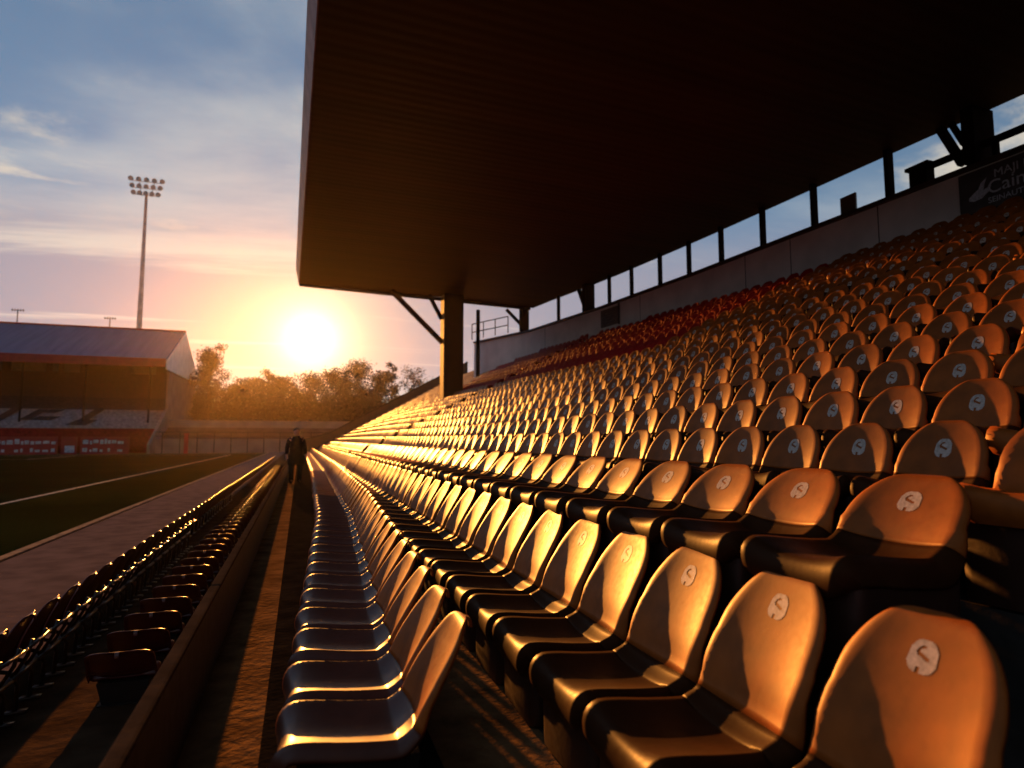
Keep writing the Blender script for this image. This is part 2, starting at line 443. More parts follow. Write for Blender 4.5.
def make_seat(k, name, loc):
    root = empty(name, loc)
    if k not in protos:
        protos[k] = [link(nm, me, root) for nm, me in K[k]['parts']]
    else:
        for o in protos[k]:
            c = o.copy(); COL.objects.link(c); c.parent = root
    return root
by_row = {}
for i in chosen: by_row.setdefault(seats[i][5], []).append(i)
for n, ids in by_row.items():
    ids.sort(key=lambda i: seats[i][2])        # nearest first
    for c, i in enumerate(ids, 1):
        k, x, y, z, rz, _ = seats[i]
        o = make_seat(k, 'stadium_seat', (x, y, z)); o.rotation_euler = (0, 0, rz+R(random.uniform(-2.2, 2.2))+(R(-1.5) if n == 0 else 0))
        which = 'nearest' if c == 1 else ordinal(c)+' from the near end'
        if n == 0: lab, g = f'orange bucket seat, {which}, lowest row beside the walkway', 'bucket seats beside the walkway'
        elif n == -1: lab, g = f'dark maroon tube legged seat, {which} of the pitchside row', 'maroon seats along the pitch path'
        elif n == -2: lab, g = f'low maroon seat with back to viewer, {which} under the parapet', 'low seats below the parapet'
        else:
            if c == 1: which = 'nearest in view'
            else: which = ordinal(c)+' from the near end'
            lab, g = f'orange emblem seat, {which}, {ordinal(n+1)} row above the walkway', 'orange seats on the terrace'
        tag(o, lab, 'seat', g)

# ---- the rest as one mass
rest = MB(); rest_m = MB(); rest_r = MB()
for i, (k, x, y, z, rz, n) in enumerate(seats):
    if i in chosen: continue
    D = y*.9466+x*.3224
    tgt = rest_m if n < 0 else rest_r if is_red(n, y) else rest
    src = K[k]['light'] if D < 22 else K[k]['far']
    b = len(tgt.v); j = random.uniform(-.012, .012); a = rz+R(random.uniform(-1.5, 1.5)); ca, sa = math.cos(a), math.sin(a)
    tgt.v += [(vx*ca-vy*sa+x+j, vx*sa+vy*ca+y+j, vz+z) for vx, vy, vz in src.v]
    for f, m in zip(src.f, src.mi): tgt.f.append(tuple(b+q for q in f)); tgt.mi.append(m)
    if 'light_emblem' in K[k] and D < 40 and tgt is not rest_r:
        src = K[k]['light_emblem']; b = len(tgt.v)
        tgt.v += [(vx*ca-vy*sa+x+j, vx*sa+vy*ca+y+j, vz+z) for vx, vy, vz in src.v]
        for f in src.f: tgt.f.append(tuple(b+q for q in f)); tgt.mi.append(2)
o = rest.build('terrace_seating', [M['seat'], M['base'], M['emblem']], smooth=True, recalc=False)
tag(o, 'mass of orange seats on the far and upper terrace', 'seating', kind='stuff')
o = rest_r.build('red_seating', [M['redplastic'], M['base'], M['emblem']], smooth=True, recalc=False)
tag(o, 'block of red seats on the top rows below the rear wall', 'seating', kind='stuff')
o = rest_m.build('pitchside_seating', [M['maroon'], M['support'], M['emblem']], smooth=True, recalc=False)
tag(o, 'far maroon seats running on along the pitch path', 'seating', kind='stuff')

# ------------------------------------------------------------------ terrace, walkway, path, pitch
ys = [-8+2*i for i in range(35)]
ter = MB()
def steps(y):
    P = [(1.14, WALK_Z-.5)]
    P += [(1.14, row_top(1, 0, y)-.88)]
    for n in range(2, 2+NR):
        X = X_C+T*(n-2); xf = X-.46 if n > 2 else X-.76
        f = row_top(n, X, y)-(.78 if n > 2 else .86)
        P += [(xf, P[-1][1]), (xf, f)]
    P += [(15.5, P[-1][1]), (15.5, -1.5), (1.14, -1.5)]
    return [(x, y, z) for x, z in P]
G = [steps(y) for y in ys if y <= Y_END]+[steps(Y_END+.8)]
ter.grid(G); i = len(ter.v); ter.v += G[0]; ter.face(range(i, i+len(G[0]))); i = len(ter.v); ter.v += G[-1]; ter.face(range(i, i+len(G[0])))
tag(ter.build('concrete_terrace', M['concrete']), kind='structure')
wk = MB(); wk.box(-.60, 1.14, -8, Y_END+.8, -.5, WALK_Z)
tag(wk.build('walkway', M['walkway']), kind='structure')
ch = MB(); ch.box(-.13, .62, -8, Y_END, WALK_Z-.1, WALK_Z+.012)  # plain dark strip laid along the floor by the lowest seats
tag(ch.build('dark_floor_strip', M['floor_strip']), kind='structure')
ph = MB(); ph.box(-4.75, -2.30, -10, 112, -.4, .03)
tag(ph.build('paved_path', M['path']), kind='structure')
sb = MB(); sb.box(-2.296, -.62, -10, 112, -.4, .03)  # floor beside the path, toned for the shade around the pitchside seats
tag(sb.build('seating_slab', M['slab']), kind='structure')
kb = MB()
for i in range(60): kb.box(-4.93, -4.755, -10+2*i, -10+2*i+1.985, -.3, .07)
tag(kb.build('path_kerb', M['kerb'], bevel=.012), kind='structure')
gr = MB(); gr.quad((-420,-120,-.02), (300,-120,-.02), (300,420,-.02), (-420,420,-.02))
tag(gr.build('ground', M['land'], recalc=False), kind='structure')
pt = MB(); pt.quad((-75,-12,-.012), (-4.93,-12,-.012), (-4.93,103,-.012), (-75,103,-.012))
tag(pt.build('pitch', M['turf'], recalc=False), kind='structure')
ln = MB(); ln.quad((-9.35,-12,-.006), (-9.23,-12,-.006), (-9.23,97,-.006), (-9.35,97,-.006)); ln.quad((-72,96.88,-.006), (-9.35,96.88,-.006), (-9.35,97,-.006), (-72,97,-.006))
ln.quad((-28,81,-.006), (-27.88,81,-.006), (-27.88,96.88,-.006), (-28,96.88,-.006)); ln.quad((-60,80.88,-.006), (-27.88,80.88,-.006), (-27.88,81,-.006), (-60,81,-.006))
tag(ln.build('pitch_lines', M['line'], recalc=False), kind='structure')

# parapet between the walkway and the pitchside seats
pr = empty('parapet_wall', (-.66, 20, 0)); tag(pr, 'long low dark parapet wall between walkway and pitchside seats', 'wall')
mb = MB(); mb.box(.145, .195, -28, 37, .03, CZ-.96); mb.build('wall_panel', M['parapet'], pr)
mb = MB()
for i in range(26): mb.box(.137, .203, -28+2.5*i, -28+2.5*i+2.488, CZ-.958, CZ-.93)
mb.build('coping', M['coping'], pr, bevel=.014)

# ------------------------------------------------------------------ roof, columns and rear wall of the stand
gs = empty('grandstand', (14, 12, 0)); tag(gs, 'dark roofed grandstand with white rear wall sheltering the orange seats', 'grandstand')
def part(mb, name, m, parent=gs, **kw):
    o = mb.build(name, m, None, **kw); o.parent = parent
    off = Vector((0,0,0)); p = parent
    while p: off += p.location; p = p.parent
    o.location = -off
    return o
YR = 32.0                              # far end of the roof
def fx(y): return .19-.0162*(y-5)      # front edge
def zr(x): return CZ+7.74-.021*x if x < 7 else CZ+7.59-.045*(x-7)
sof = MB(); G0 = []; G1 = []
for y in [-16+2*i for i in range(24)]+[YR]:
    xe = wall_x(min(y, 31.6))+.35; xs = [fx(y)+(q/12)*(xe-fx(y)) for q in range(13)]
    G0.append([(x, y, zr(x)) for x in xs]); G1.append([(x, y, zr(x)+.32) for x in xs])
n = len(G0[0]); sof.grid(G0); b = len(sof.v); sof.grid(G1)
for r in range(len(G0)-1):
    for c in (0, n-1): sof.face((r*n+c, (r+1)*n+c, b+(r+1)*n+c, b+r*n+c))
for c in range(n-1):
    for r in (0, len(G0)-1): sof.face((r*n+c, r*n+c+1, b+r*n+c+1, b+r*n+c))
roof = part(sof, 'roof', M['soffit'])
mb = MB()
ed = [-16+4*i for i in range(12)]+[YR+.1]
for a, b in zip(ed, ed[1:]):
    b2 = b-.03
    zz = zr(0)
    mb.hexa([(fx(a)-.03, a, zz-.06), (fx(a)-.004, a, zz-.06), (fx(b2)-.004, b2, zz-.06), (fx(b2)-.03, b2, zz-.06),
             (fx(a)-.19, a, zz+.75), (fx(a)-.15, a, zz+.75), (fx(b2)-.15, b2, zz+.75), (fx(b2)-.19, b2, zz+.75)])
fo = part(mb, 'fascia', M['fascia'], roof)
mb = MB(); mb.beam((fx(YR), YR+.03, zr(0)-.03), (12, YR+.03, zr(12)-.03), .05, .2); part(mb, 'end_trim', M['column'], roof)

# rear wall: panels following its gentle curve
ZB, ZT = CZ+3.0, CZ+5.92
mb = MB()
for (xa,ya),(xb,yb) in zip(WALL2, WALL2[1:]):
    zt = ZT; mb.hexa([(xa,ya,ZB),(xb,yb,ZB),(xb+.2,yb,ZB),(xa+.2,ya,ZB),(xa,ya,zt),(xb,yb,zt),(xb+.2,yb,zt),(xa+.2,ya,zt)])
rw = part(mb, 'rear_wall', M['wallpaint'])
mb = MB()
for (xa,ya),(xb,yb) in zip(WALL2, WALL2[1:]): mb.beam((xa+.07,ya,ZT+.055), (xb+.07,yb,ZT+.055), .34, .10)
part(mb, 'wall_cap', M['cap'], rw)
def at_wall(px, P=WALL2):              # where the wall line is seen in that column of the picture
    best = None
    for (xa,ya),(xb,yb) in zip(P, P[1:]):
        for k in range(200):
            t = k/200; x = xa+(xb-xa)*t; y = ya+(yb-ya)*t
            q = proj((x, y, ZT))
            if q[2] > 0 and (best is None or abs(q[0]-px) < best[0]): best = (abs(q[0]-px), x, y, Vector((xb-xa, yb-ya, 0)).normalized())
    return best[1:]
for px in (668, 760, 915): pass
mb = MB()
for px in (545, 640, 745, 790, 877):
    x, y, d = at_wall(px); mb.box(x-.006, x+.02, y-.012, y+.012, ZB, ZT-.01)
part(mb, 'panel_joints', M['cap'], rw)
for px, w in ((557,.14), (607.6,.13), (630,.13), (658,.14), (687,.14), (719.6,.15), (761,.16), (812,.17), (887.6,.21)):
    x, y, d = at_wall(px); mb = MB(); mb.beam((x+.1, y, ZT+.1), (x+.1, y, zr(x)-.003), w, .12, up=tuple(d)); part(mb, 'window_post', M['steel'])
for px, w in ((522,.5), (586,.55), (977,.72)):
    x, y, d = at_wall(px); mb = MB(); mb.beam((x+.12, y, ZT+.1), (x+.12, y, zr(x)-.003), w, .26, up=tuple(d)); c = part(mb, 'rear_column', M['steel'])
    if px != 522:
        mb = MB(); mb.beam((x+.12, y+w*.5, ZT+.28), (x+.12, y+w*.5+(.46 if px == 977 else .75), zr(x)-.02), .16, .16, up=(1,0,0)); part(mb, 'brace', M['steel'], c)
        if px == 977:
            mb = MB(); mb.beam((x+.12, y+.3, ZT+.72), (x+.12, y+.56, zr(x)-.02), .11, .11, up=(1,0,0)); part(mb, 'brace', M['steel'], c)
    else:
        mb = MB(); mb.beam((x+.1, y+.1, ZT+.4), (x-.75, y+.5, zr(x)-.06), .18, .18); part(mb, 'brace', M['steel'], c)
# far column with its two braces
cx, cy = 7.38, YR-.55
mb = MB(); mb.box(cx-.52, cx+.52, cy-.45, cy+.45, 2.6, zr(cx)-.003); c = part(mb, 'front_column', M['column'], bevel=.03)
mb = MB(); mb.beam((cx-.5, cy, CZ+5.05), (4.2, cy, zr(4.2)-.05), .22, .22); part(mb, 'brace', M['column'], c)
mb = MB(); mb.beam((cx-.5, cy+.25, CZ+6.35), (6.2, cy+.25, zr(6.2)-.03), .18, .18); part(mb, 'brace', M['column'], c)
p = W(478, 340, 37); mb = MB(); mb.tube([(p.x, p.y, 2.6), (p.x, p.y, zr(p.x)+.3)], .12); part(mb, 'end_post', M['steel'])
# rail on the end of the wall and rail on the wall near the camera
mb = MB(); A = W(472, 343, 37.4); B = W(508, 334, 35)
for z in (.55, 1.05): mb.tube([(A.x, A.y, ZT+z), (B.x, B.y, ZT+z)], .03)
for t in (0, .33, .66, 1): mb.tube([(A.x+(B.x-A.x)*t, A.y+(B.y-A.y)*t, ZT+.1), (A.x+(B.x-A.x)*t, A.y+(B.y-A.y)*t, ZT+1.05)], .03)
part(mb, 'end_rail', M['steel'])
x0, y0, d0 = at_wall(925); x1, y1 = 14.1, 3.0
mb = MB(); mb.beam((x0+.05, y0, ZT+.50), (13.9+.05, 8.45, ZT+.50), .12, .13); mb.beam((13.95, 8.45, ZT+.50), (x1+.05, y1, ZT+.50), .12, .13)
for yy in (8.75, 7.0, 5.0, 3.2): mb.box(wall_x(yy)+.0, wall_x(yy)+.1, yy-.05, yy+.05, ZT+.1, ZT+.44)
part(mb, 'handrail', M['steel'])
for n_, (px, w, h) in enumerate(((919, .62, .42),)):
    x, y, d = at_wall(px); bx = empty('cable_box', (x+.1, y, ZT+.106)); tag(bx, 'small flat topped box standing on the rear wall', 'box')
    mb = MB(); mb.box(-.14, .14, -w/2+.08, w/2-.1, 0, h); mb.build('body', M['steel'], bx, bevel=.01)
    mb = MB(); mb.box(-.2, .2, -w/2, w/2-.04, h+.002, h+.09); mb.build('lid', M['steel'], bx, bevel=.01)
x, y, d = at_wall(846); pn = empty('panel_board', (x+.1, y, ZT+.106)); tag(pn, 'small grey upright panel on the rear wall between posts', 'panel')
mb = MB(); mb.box(-.03, .03, -.24, .24, 0, .52); mb.build('panel', M['greywall'], pn)
mb = MB(); mb.beam((.16,0,.0), (.13,0,.4), .05, .05); mb.build('stay', M['steel'], pn)

def text_mesh(name, body, size, m, parent, loc, rot, ext=.004, sx=1):
    cu = bpy.data.curves.new(name, 'FONT'); cu.body = body; cu.size = size; cu.extrude = ext; cu.space_character = sx
    o = bpy.data.objects.new(name, cu); COL.objects.link(o)
    dg = bpy.context.evaluated_depsgraph_get(); dg.update()
    me = bpy.data.meshes.new_from_object(o.evaluated_get(dg)); bpy.data.objects.remove(o)
    me.materials.clear(); me.materials.append(m)
    q = link(name, me, parent); q.location = loc; q.rotation_euler = rot; return q
# big sign on the rear wall
x, y, d = at_wall(960)
y0s = y; ys1 = y0s-4.2; xs1 = wall_x(ys1)
sg = empty('wall_sign', (x-.012, y0s, ZT-1.0)); ang = math.atan2(ys1-y0s, xs1-x)
sg.rotation_euler = (0, 0, ang)        # local +x runs along the wall towards the camera
tag(sg, 'wide dark sign with grey lettering and bird emblem on rear wall', 'sign')
LN = math.hypot(ys1-y0s, xs1-x)
mb = MB(); mb.box(0, LN, -.05, .0, -.0, .94); mb.build('board', M['signboard'], sg)
mb = MB(); mb.box(-.0, LN, -.07, .01, -.045, -.003); mb.build('lower_trim', M['coping'], sg)
rt = (R(90), 0, 0)
text_mesh('lettering', 'MAJI MEV', .25, M['signink'], sg, (.72, -.056, .64), rt)
text_mesh('lettering', 'Cain AutI', .40, M['signink'], sg, (.58, -.056, .32), rt)
text_mesh('lettering', 'SEINAUTIMETIN', .17, M['signink'], sg, (.58, -.056, .12), rt)
mb = MB()
for k in range(14):
    a0 = math.pi*(.15+.06*k)
    pass
pts = [(.20,.30),(.30,.26),(.46,.28),(.60,.38),(.66,.50),(.56,.47),(.50,.45),(.53,.58),(.58,.70),(.46,.62),(.40,.50),(.30,.44),(.20,.36)]
i = len(mb.v); mb.v += [(a, -.054, b) for a, b in pts] + [(a, -.050, b) for a, b in pts]; n = len(pts)
mb.face(range(i, i+n)); 
for k in range(n): mb.face((i+k, i+(k+1) % n, i+n+(k+1) % n, i+n+k))
mb.build('bird_emblem', M['signink'], sg)
# small weathered notice
x, y, d = at_wall(601.5); x2, y2, d = at_wall(618)
nt_ = empty('notice_board', (x-.01, y, CZ+5.02)); tag(nt_, 'small weathered square notice on the pale rear wall', 'notice')
nt_.rotation_euler = (0, 0, math.atan2(y2-y, x2-x)); LN = math.hypot(y2-y, x2-x)
mb = MB(); mb.box(0, LN, -.04, 0, 0, .78); mb.build('board', M['signpale'], nt_)
mb = MB()
for k in range(5): mb.box(.15*LN, LN*(.85-.12*(k % 2)), -.046, -.041, .13+.12*k, .18+.12*k)
mb.build('faded_print', M['signboard'], nt_)
mb = MB(); mb.box(LN+.05, LN+.13, -.05, 0, -.05, .87); mb.build('side_batten', M['cap'], nt_)

# unseen screen added behind the camera to cut sky light under the roof
mb = MB(); mb.hexa([(-.2,-15.5,.2),(14,-15.5,.2),(14,-15.3,.2),(-.2,-15.3,.2),(-.2,-15.5,zr(0)-.01),(14,-15.5,zr(14)-.01),(14,-15.3,zr(14)-.01),(-.2,-15.3,zr(0)-.01)])
part(mb, 'sky_block_screen', M['column'])
# sloping wall closing the far end of the terrace
ew = empty('end_parapet', (7, Y_END+1, 0)); tag(ew, 'sloping dark wall closing the far end of the terrace', 'wall')
mb = MB(); mb2 = MB()
def ez(X): return row_top(2, X, 60)+ (X-X_C)*RISE/T + .75
for a, b in ((-.6, 2.6), (2.6, 16)):
    za = (CZ-.3, ez(2.6)) if a < 2.6 else (ez(2.6), ez(16))
    mb.hexa([(a,Y_END+1,-.5),(b,Y_END+1,-.5),(b,Y_END+1.3,-.5),(a,Y_END+1.3,-.5),(a,Y_END+1,za[0]),(b,Y_END+1,za[1]),(b,Y_END+1.3,za[1]),(a,Y_END+1.3,za[0])])
    mb2.beam((a,Y_END+1.15,za[0]+.055), (b,Y_END+1.15,za[1]+.055), .4, .1)
part(mb, 'wall_panel', M['column'], ew); part(mb2, 'coping', M['coping'], ew)

# ------------------------------------------------------------------ the stand across the pitch
fs = empty('far_grandstand', tuple(W(90, 450, 105).xy)+(0,)); tag(fs, 'far grandstand with slate blue roof, red fascia and white gable', 'grandstand')
S = .8165
yE, yRg, yBk = 118.4, 134.7, 151.0
xR = -22.0; xL = -140
zE, zRg, zBk = CZ+13.4, CZ+20.8, CZ+13.9
mb = MB()
mb.hexa([(xL,yE,zE),(xR,yE,zE),(xR,yRg,zRg),(xL,yRg,zRg),(xL,yE,zE+.3),(xR,yE,zE+.3),(xR,yRg,zRg+.3),(xL,yRg,zRg+.3)])
mb.hexa([(xL,yRg,zRg),(xR,yRg,zRg),(xR,yBk,zBk),(xL,yBk,zBk),(xL,yRg,zRg+.3),(xR,yRg,zRg+.3),(xR,yBk,zBk+.3),(xL,yBk,zBk+.3)])
rf = part(mb, 'roof', M['roofsheet'], fs)
mb = MB(); mb.box(xL, xR, yE-.35, yE-.02, zE-1.0, zE+.38); part(mb, 'fascia', M['redpaint'], rf)
mb = MB(); mb.box(xL, xR+.2, yRg-.3, yRg+.3, zRg+.25, zRg+.55); part(mb, 'ridge_cap', M['redpaint'], rf)
for px, py, h in ((36, 318, 2.0), (115, 321, 1.8)):
    p = W(px, py, 121); mb = MB(); mb.tube([(p.x, yRg, zRg), (p.x, yRg, p.z)], .09); mb.tube([(p.x-1.0, yRg, p.z-.1), (p.x+1.0, yRg, p.z-.1)], .07)
    for q in range(-2, 3): mb.tube([(p.x+q*.42, yRg, p.z-.35), (p.x+q*.42, yRg, p.z+.2)], .05)
    part(mb, 'aerial', M['steel'], rf)
mb = MB(); i = len(mb.v)
gx = xR+.02
mb.hexa([(gx,yE,zE-1.4),(gx+.25,yE,zE-1.4),(gx+.25,yBk,zBk-1.6),(gx,yBk,zBk-1.6),(gx,yE,zE-.02),(gx+.25,yE,zE-.02),(gx+.25,yBk,zBk-.02),(gx,yBk,zBk-.02)])
v0 = len(mb.v); mb.v += [(gx,yE,zE-.0),(gx,yBk,zBk),(gx,yRg,zRg+.1),(gx+.25,yE,zE),(gx+.25,yBk,zBk),(gx+.25,yRg,zRg+.1)]
for f in ((0,1,2),(3,4,5),(0,2,5,3),(2,1,4,5)): mb.face([v0+q for q in f])
part(mb, 'gable', M['white'], fs)
mb = MB(); mb.box(xR-.4, xR-.02, yE+3.5, yBk, -.3, zE-1.02); part(mb, 'side_wall', M['greywall'], fs)
mb = MB(); mb.hexa([(xR-.4,yE-9,-.3),(xR-.02,yE-9,-.3),(xR-.02,yE+3.5,-.3),(xR-.4,yE+3.5,-.3),(xR-.4,yE-9,1.4),(xR-.02,yE-9,1.4),(xR-.02,yE+3.5,7.6),(xR-.4,yE+3.5,7.6)])
part(mb, 'stair_wall', M['greywall'], fs)
zs = lambda t: .9+9.0*t                # rake of the seating
yS0, yS1 = yE-9, yE+15
def bank(t0, t1, nm, m):
    mb = MB(); n = max(2, int((t1-t0)*22)); G = []
    for xx in (xL, xR-.45):
        row = []
        for k in range(n):
            ta = t0+(t1-t0)*k/n; tb = t0+(t1-t0)*(k+1)/n
            row += [(xx, yS0+(yS1-yS0)*ta, zs(ta)), (xx, yS0+(yS1-yS0)*ta, zs(tb))]
            row += [(xx, yS0+(yS1-yS0)*tb-.001, zs(tb))]
        row += [(xx, yS0+(yS1-yS0)*t1, -.3), (xx, yS0+(yS1-yS0)*t0, -.3)]
        G.append(row)
    mb.grid(G); return part(mb, nm, m, fs)
bank(0, .34, 'red_seating', M['redseat'])
ub = bank(.345, .72, 'grey_seating', M['greyseat']); bank(.725, 1, 'upper_seating', M['darkseat'])
mb = MB()                              # dark letters picked out in the grey seats, and the gangways
def onbank(x, t): return (x, yS0+(yS1-yS0)*t-.25, zs(t)+.45)
for px0, px1, t0, t1 in ((2,8,.42,.66),(8,16,.56,.66),(14,20,.40,.55),(28,36,.36,.70),(50,58,.45,.66),(58,75,.45,.52),(60,72,.60,.66),(92,108,.36,.46),(98,106,.46,.70)):
    D = 112; xa = W(px0, 410, D).x; xb = W(px1, 410, D).x
    a = onbank(xa, t0); b = onbank(xb, t0); c = onbank(xb+.9, t1); d = onbank(xa+.9, t1)
    mb = MB(); mb.hexa([(a[0],a[1],a[2]-.1),(b[0],b[1],b[2]-.1),(c[0],c[1],c[2]-.1),(d[0],d[1],d[2]-.1),a,b,c,d])
    part(mb, 'seat_lettering', M['darkseat'], ub)
# back wall with openings high under the roof
yW = yE+15.3
mb = MB(); mb.box(xL, xR-.42, yW, yW+.3, -.3, CZ+12.6-.2)
bw = part(mb, 'back_wall', M['column'], fs)
mb = MB(); mb.box(xL, xR-.42, yW, yW+.3, CZ+14.6, CZ+20.0); part(mb, 'upper_back_wall', M['column'], fs)
for px0, px1 in ((4,11),(42,49),(76,81),(86,90),(103,145),(167,176)):
    xa = W(px0, 368, 128).x; xb = W(px1, 368, 128).x
    mb = MB(); mb.box(xa, min(xb, xR-.45), yW+.02, yW+.28, CZ+12.41, CZ+14.59); part(mb, 'pier', M['column'], fs)
for px in (52, 103, 158):
    xa = W(px, 400, 112).x; mb = MB(); mb.tube([(xa, yE+1, 5), (xa, yE+1, zE-.05)], .16); part(mb, 'roof_column', M['steel'], fs)

# unseen stand added along the other touchline to block low sky light
ts = empty('sky_block_stand', (-84, 40, 0)); tag(ts, 'unseen long stand added across the pitch to block low sky', 'grandstand')
mb = MB()
for k in range(16): mb.box(-79-(k+1)*.8, -79-k*.8, -55, 100, -.3, .8+.5*k)
part(mb, 'seating', M['redseat'], ts)
mb = MB(); mb.box(-92.2, -91.9, -55, 100, -.3, 16.5); part(mb, 'back_wall', M['column'], ts)
mb = MB(); mb.hexa([(-92.4,-55,16.5),(-78,-55,18.5),(-78,100,18.5),(-92.4,100,16.5),(-92.4,-55,16.8),(-78,-55,18.8),(-78,100,18.8),(-92.4,100,16.8)]); part(mb, 'roof', M['roofsheet'], ts)
for k in range(8):
    mb = MB(); mb.box(-79.6, -79.3, -54.7+k*22, -54.4+k*22, .8, 18.2); part(mb, 'roof_column', M['steel'], ts)
# advertising boards in front of it
for n_, (p0, p1, lab) in enumerate(((-60, 0, 'wide red pitchside board partly cut by the picture edge'), (1, 66, 'long red pitchside board with two lines of white lettering'), (69, 83, 'short red board with white square beside the long board'), (86, 130, 'red pitchside board with broken white lettering near the corner'))):
    yb = yS0-1.2; D = yb*.9466
    P0 = W(p0, 446, D-8); P1 = W(p1, 446, D-8)
    xa, xb = P0.x, P1.x
    ad = empty('advertising_board', ((xa+xb)/2, yb, 0)); tag(ad, lab, 'advertising board', 'boards below the far stand')
    h = (xb-xa)/2
    mb = MB(); mb.box(-h, h, -.08, 0, 0, 2.6); mb.build('panel', M['redpaint'], ad)
    mb = MB(); x = -h+.3
    while x < h-.6:
        w = random.uniform(.35, 1.1); z = 1.5+random.uniform(-.1, .15)
        if n_ == 2: mb.box(-h+.5, h-.3, -.095, -.082, .25, 1.25); break
        w = min(w, h-.1-x)
        mb.box(x, x+w*.82, -.095, -.082, z, z+random.uniform(.35, .75)); 
        if random.random() < .75: mb.box(x, x+w*.7, -.095, -.082, .35, .35+random.uniform(.3, .6))
        x += w+.05
    mb.build('lettering', M['boardwhite'], ad)

# low terrace behind the goal line, with pale wall and fence
et = empty('low_terrace', (-8, 112, 0)); tag(et, 'low weathered terrace with pale top wall beyond the pitch corner', 'terrace')
mb = MB(); xa, xb = xR+.3, 16
for k in range(9): mb.box(xa, xb, 112+k*1.1, 112+(k+1)*1.1, -.3, .9+.42*k)
part(mb, 'steps', M['purple'], et)
mb = MB(); mb.box(xa, xb, 122, 122.4, -.3, 5.6); part(mb, 'pale_wall', M['greywall'], et)
mb = MB(); mb.box(xa, xb, 111.6, 111.75, -.1, 2.3); part(mb, 'front_boarding', M['greywall'], et)
mb = MB()
for k in range(16): mb.tube([(xa+1+k*2.5, 111.5, 0), (xa+1+k*2.5, 111.5, 3.4)], .06)
mb.tube([(xa, 111.5, 3.35), (xb, 111.5, 3.35)], .05); mb.tube([(xa, 111.5, 2.7), (xb, 111.5, 2.7)], .04); part(mb, 'rail', M['steel'], et)
p = W(186, 447, 97)
rp = empty('corner_post', (p.x, p.y, 0)); tag(rp, 'red post standing at the corner of the pitch', 'post')
mb = MB(); mb.box(-.28, .28, -.28, .28, 0, 3.0); mb.build('shaft', M['redpaint'], rp, bevel=.03); mb = MB(); mb.box(-.34, .34, -.34, .34, 3.002, 3.15); mb.build('cap', M['redpaint'], rp)

# floodlight mast
p = W(139, 330, 140)
fl = empty('floodlight_mast', (p.x, p.y, 0)); tag(fl, 'tall grey floodlight mast with three rows of lamps', 'floodlight')
zt = W(144, 182, 140).z
mb = MB(); mb.tube([(0,0,0), (0,0,zt*.5), (0,0,zt-1)], [.85, .55, .28], 14); mb.build('mast', M['galv'], fl, smooth=True)
hd = MB()
for r in range(3): hd.beam((-3.4+.35*r, 0, zt+1.3-1.6*r), (3.4-.35*r, 0, zt+1.3-1.6*r), .14, .14)
for xx in (-1.6, 1.6): hd.beam((xx*.6, 0, zt-2.2), (xx, 0, zt+1.6), .12, .12)
hb = hd.build('lamp_frame', M['galv'], fl)
for r in range(3):
    for c in range(5):
        xx = (-3.2+.35*r)+(6.4-.7*r)*c/4; zz = zt+1.75-1.6*r
        mb = MB(); mb.tube([(xx, .35, zz+.1), (xx, .1, zz+.05), (xx, -.45, zz-.15), (xx, -.6, zz-.2)], [.16, .33, .54, .56], 12)
        l = mb.build('lamp', M['lamp'], fl, smooth=True)
        mb = MB(); mb.tube([(xx, -.605, zz-.2), (xx, -.63, zz-.21)], .47, 12); mb.build('glass', M['glass'], l)

# ------------------------------------------------------------------ trees
def tree(px, py_top, D, wpx, kind_, label, dens=1.0, low=.15):
    base = W(px, 445, D); top = W(px, py_top, D).z; H = top*.92; rw_ = wpx*D/F/2
    t = empty('tree', (base.x, base.y, -.02)); tag(t, label, 'tree', 'trees beyond the ground')
    tr = MB(); tips = []
    r0 = H*.018+.08
    lean = random.uniform(-.02, .02)*H
    tr.tube([(0,0,0), (lean*.3,0,H*.3), (lean*.6,0,H*.6), (lean,0,H*.93)], [r0, r0*.75, r0*.45, r0*.08], 8)
    nb = int(26*dens)+8
    for k in range(nb):
        z0 = H*(low+(.92-low)*(k+random.random())/nb); a = random.uniform(0, 6.283)
        q = (z0/H-low)/(1-low)
        ext = rw_*(math.sin(math.pi*min(1, .18+.80*q))**.7)*random.uniform(.55, 1.1)
        ex = math.cos(a)*ext; ey = math.sin(a)*ext; up = ext*random.uniform(.25, .8)
        p0 = Vector((lean*z0/H, 0, z0)); p1 = p0+Vector((ex*.5, ey*.5, up*.45)); p2 = p0+Vector((ex, ey, min(up, H-z0)))
        rr = r0*.38*(1-.7*q)
        tr.tube([p0, p1, p2], [rr, rr*.6, rr*.15], 5)
        for s_ in range(3):
            f = random.uniform(.45, .95); b0 = p0.lerp(p2, f); b1 = b0+Vector((random.gauss(0,1), random.gauss(0,1), random.uniform(.2,1.2)))*ext*.22
            tr.tube([b0, b1], [rr*.3, rr*.07], 4); tips.append(b1)
        tips += [p1, p2, p2]
    tr.build('trunk', M['bark'], t, smooth=True)
    cr = MB(); n = int(5200*dens)
    for k in range(n):
        c = random.choice(tips); sg_ = rw_*.17
        p = c+Vector((random.gauss(0, sg_), random.gauss(0, sg_), random.gauss(0, sg_*.9)))
        if p.z < .4 or p.z > H*1.02: continue
        s_ = random.uniform(.12, .30)
        u = Vector((random.gauss(0,1), random.gauss(0,1), random.gauss(0,1))).normalized(); v = u.orthogonal().normalized()*s_; u = u*s_*1.5
        cr.quad(p-u*.6, p+v*.55, p+u, p-v*.55)
    cr.build('crown', M[kind_], t, recalc=False)
tree(206, 334, 128, 33, 'leaf_a', 'tall thin crowned tree right beside the white gable', 1.2, .3)
tree(268, 357, 150, 26, 'leaf_a', 'sparse tree poking above the treeline left of the sun', .35, .35)
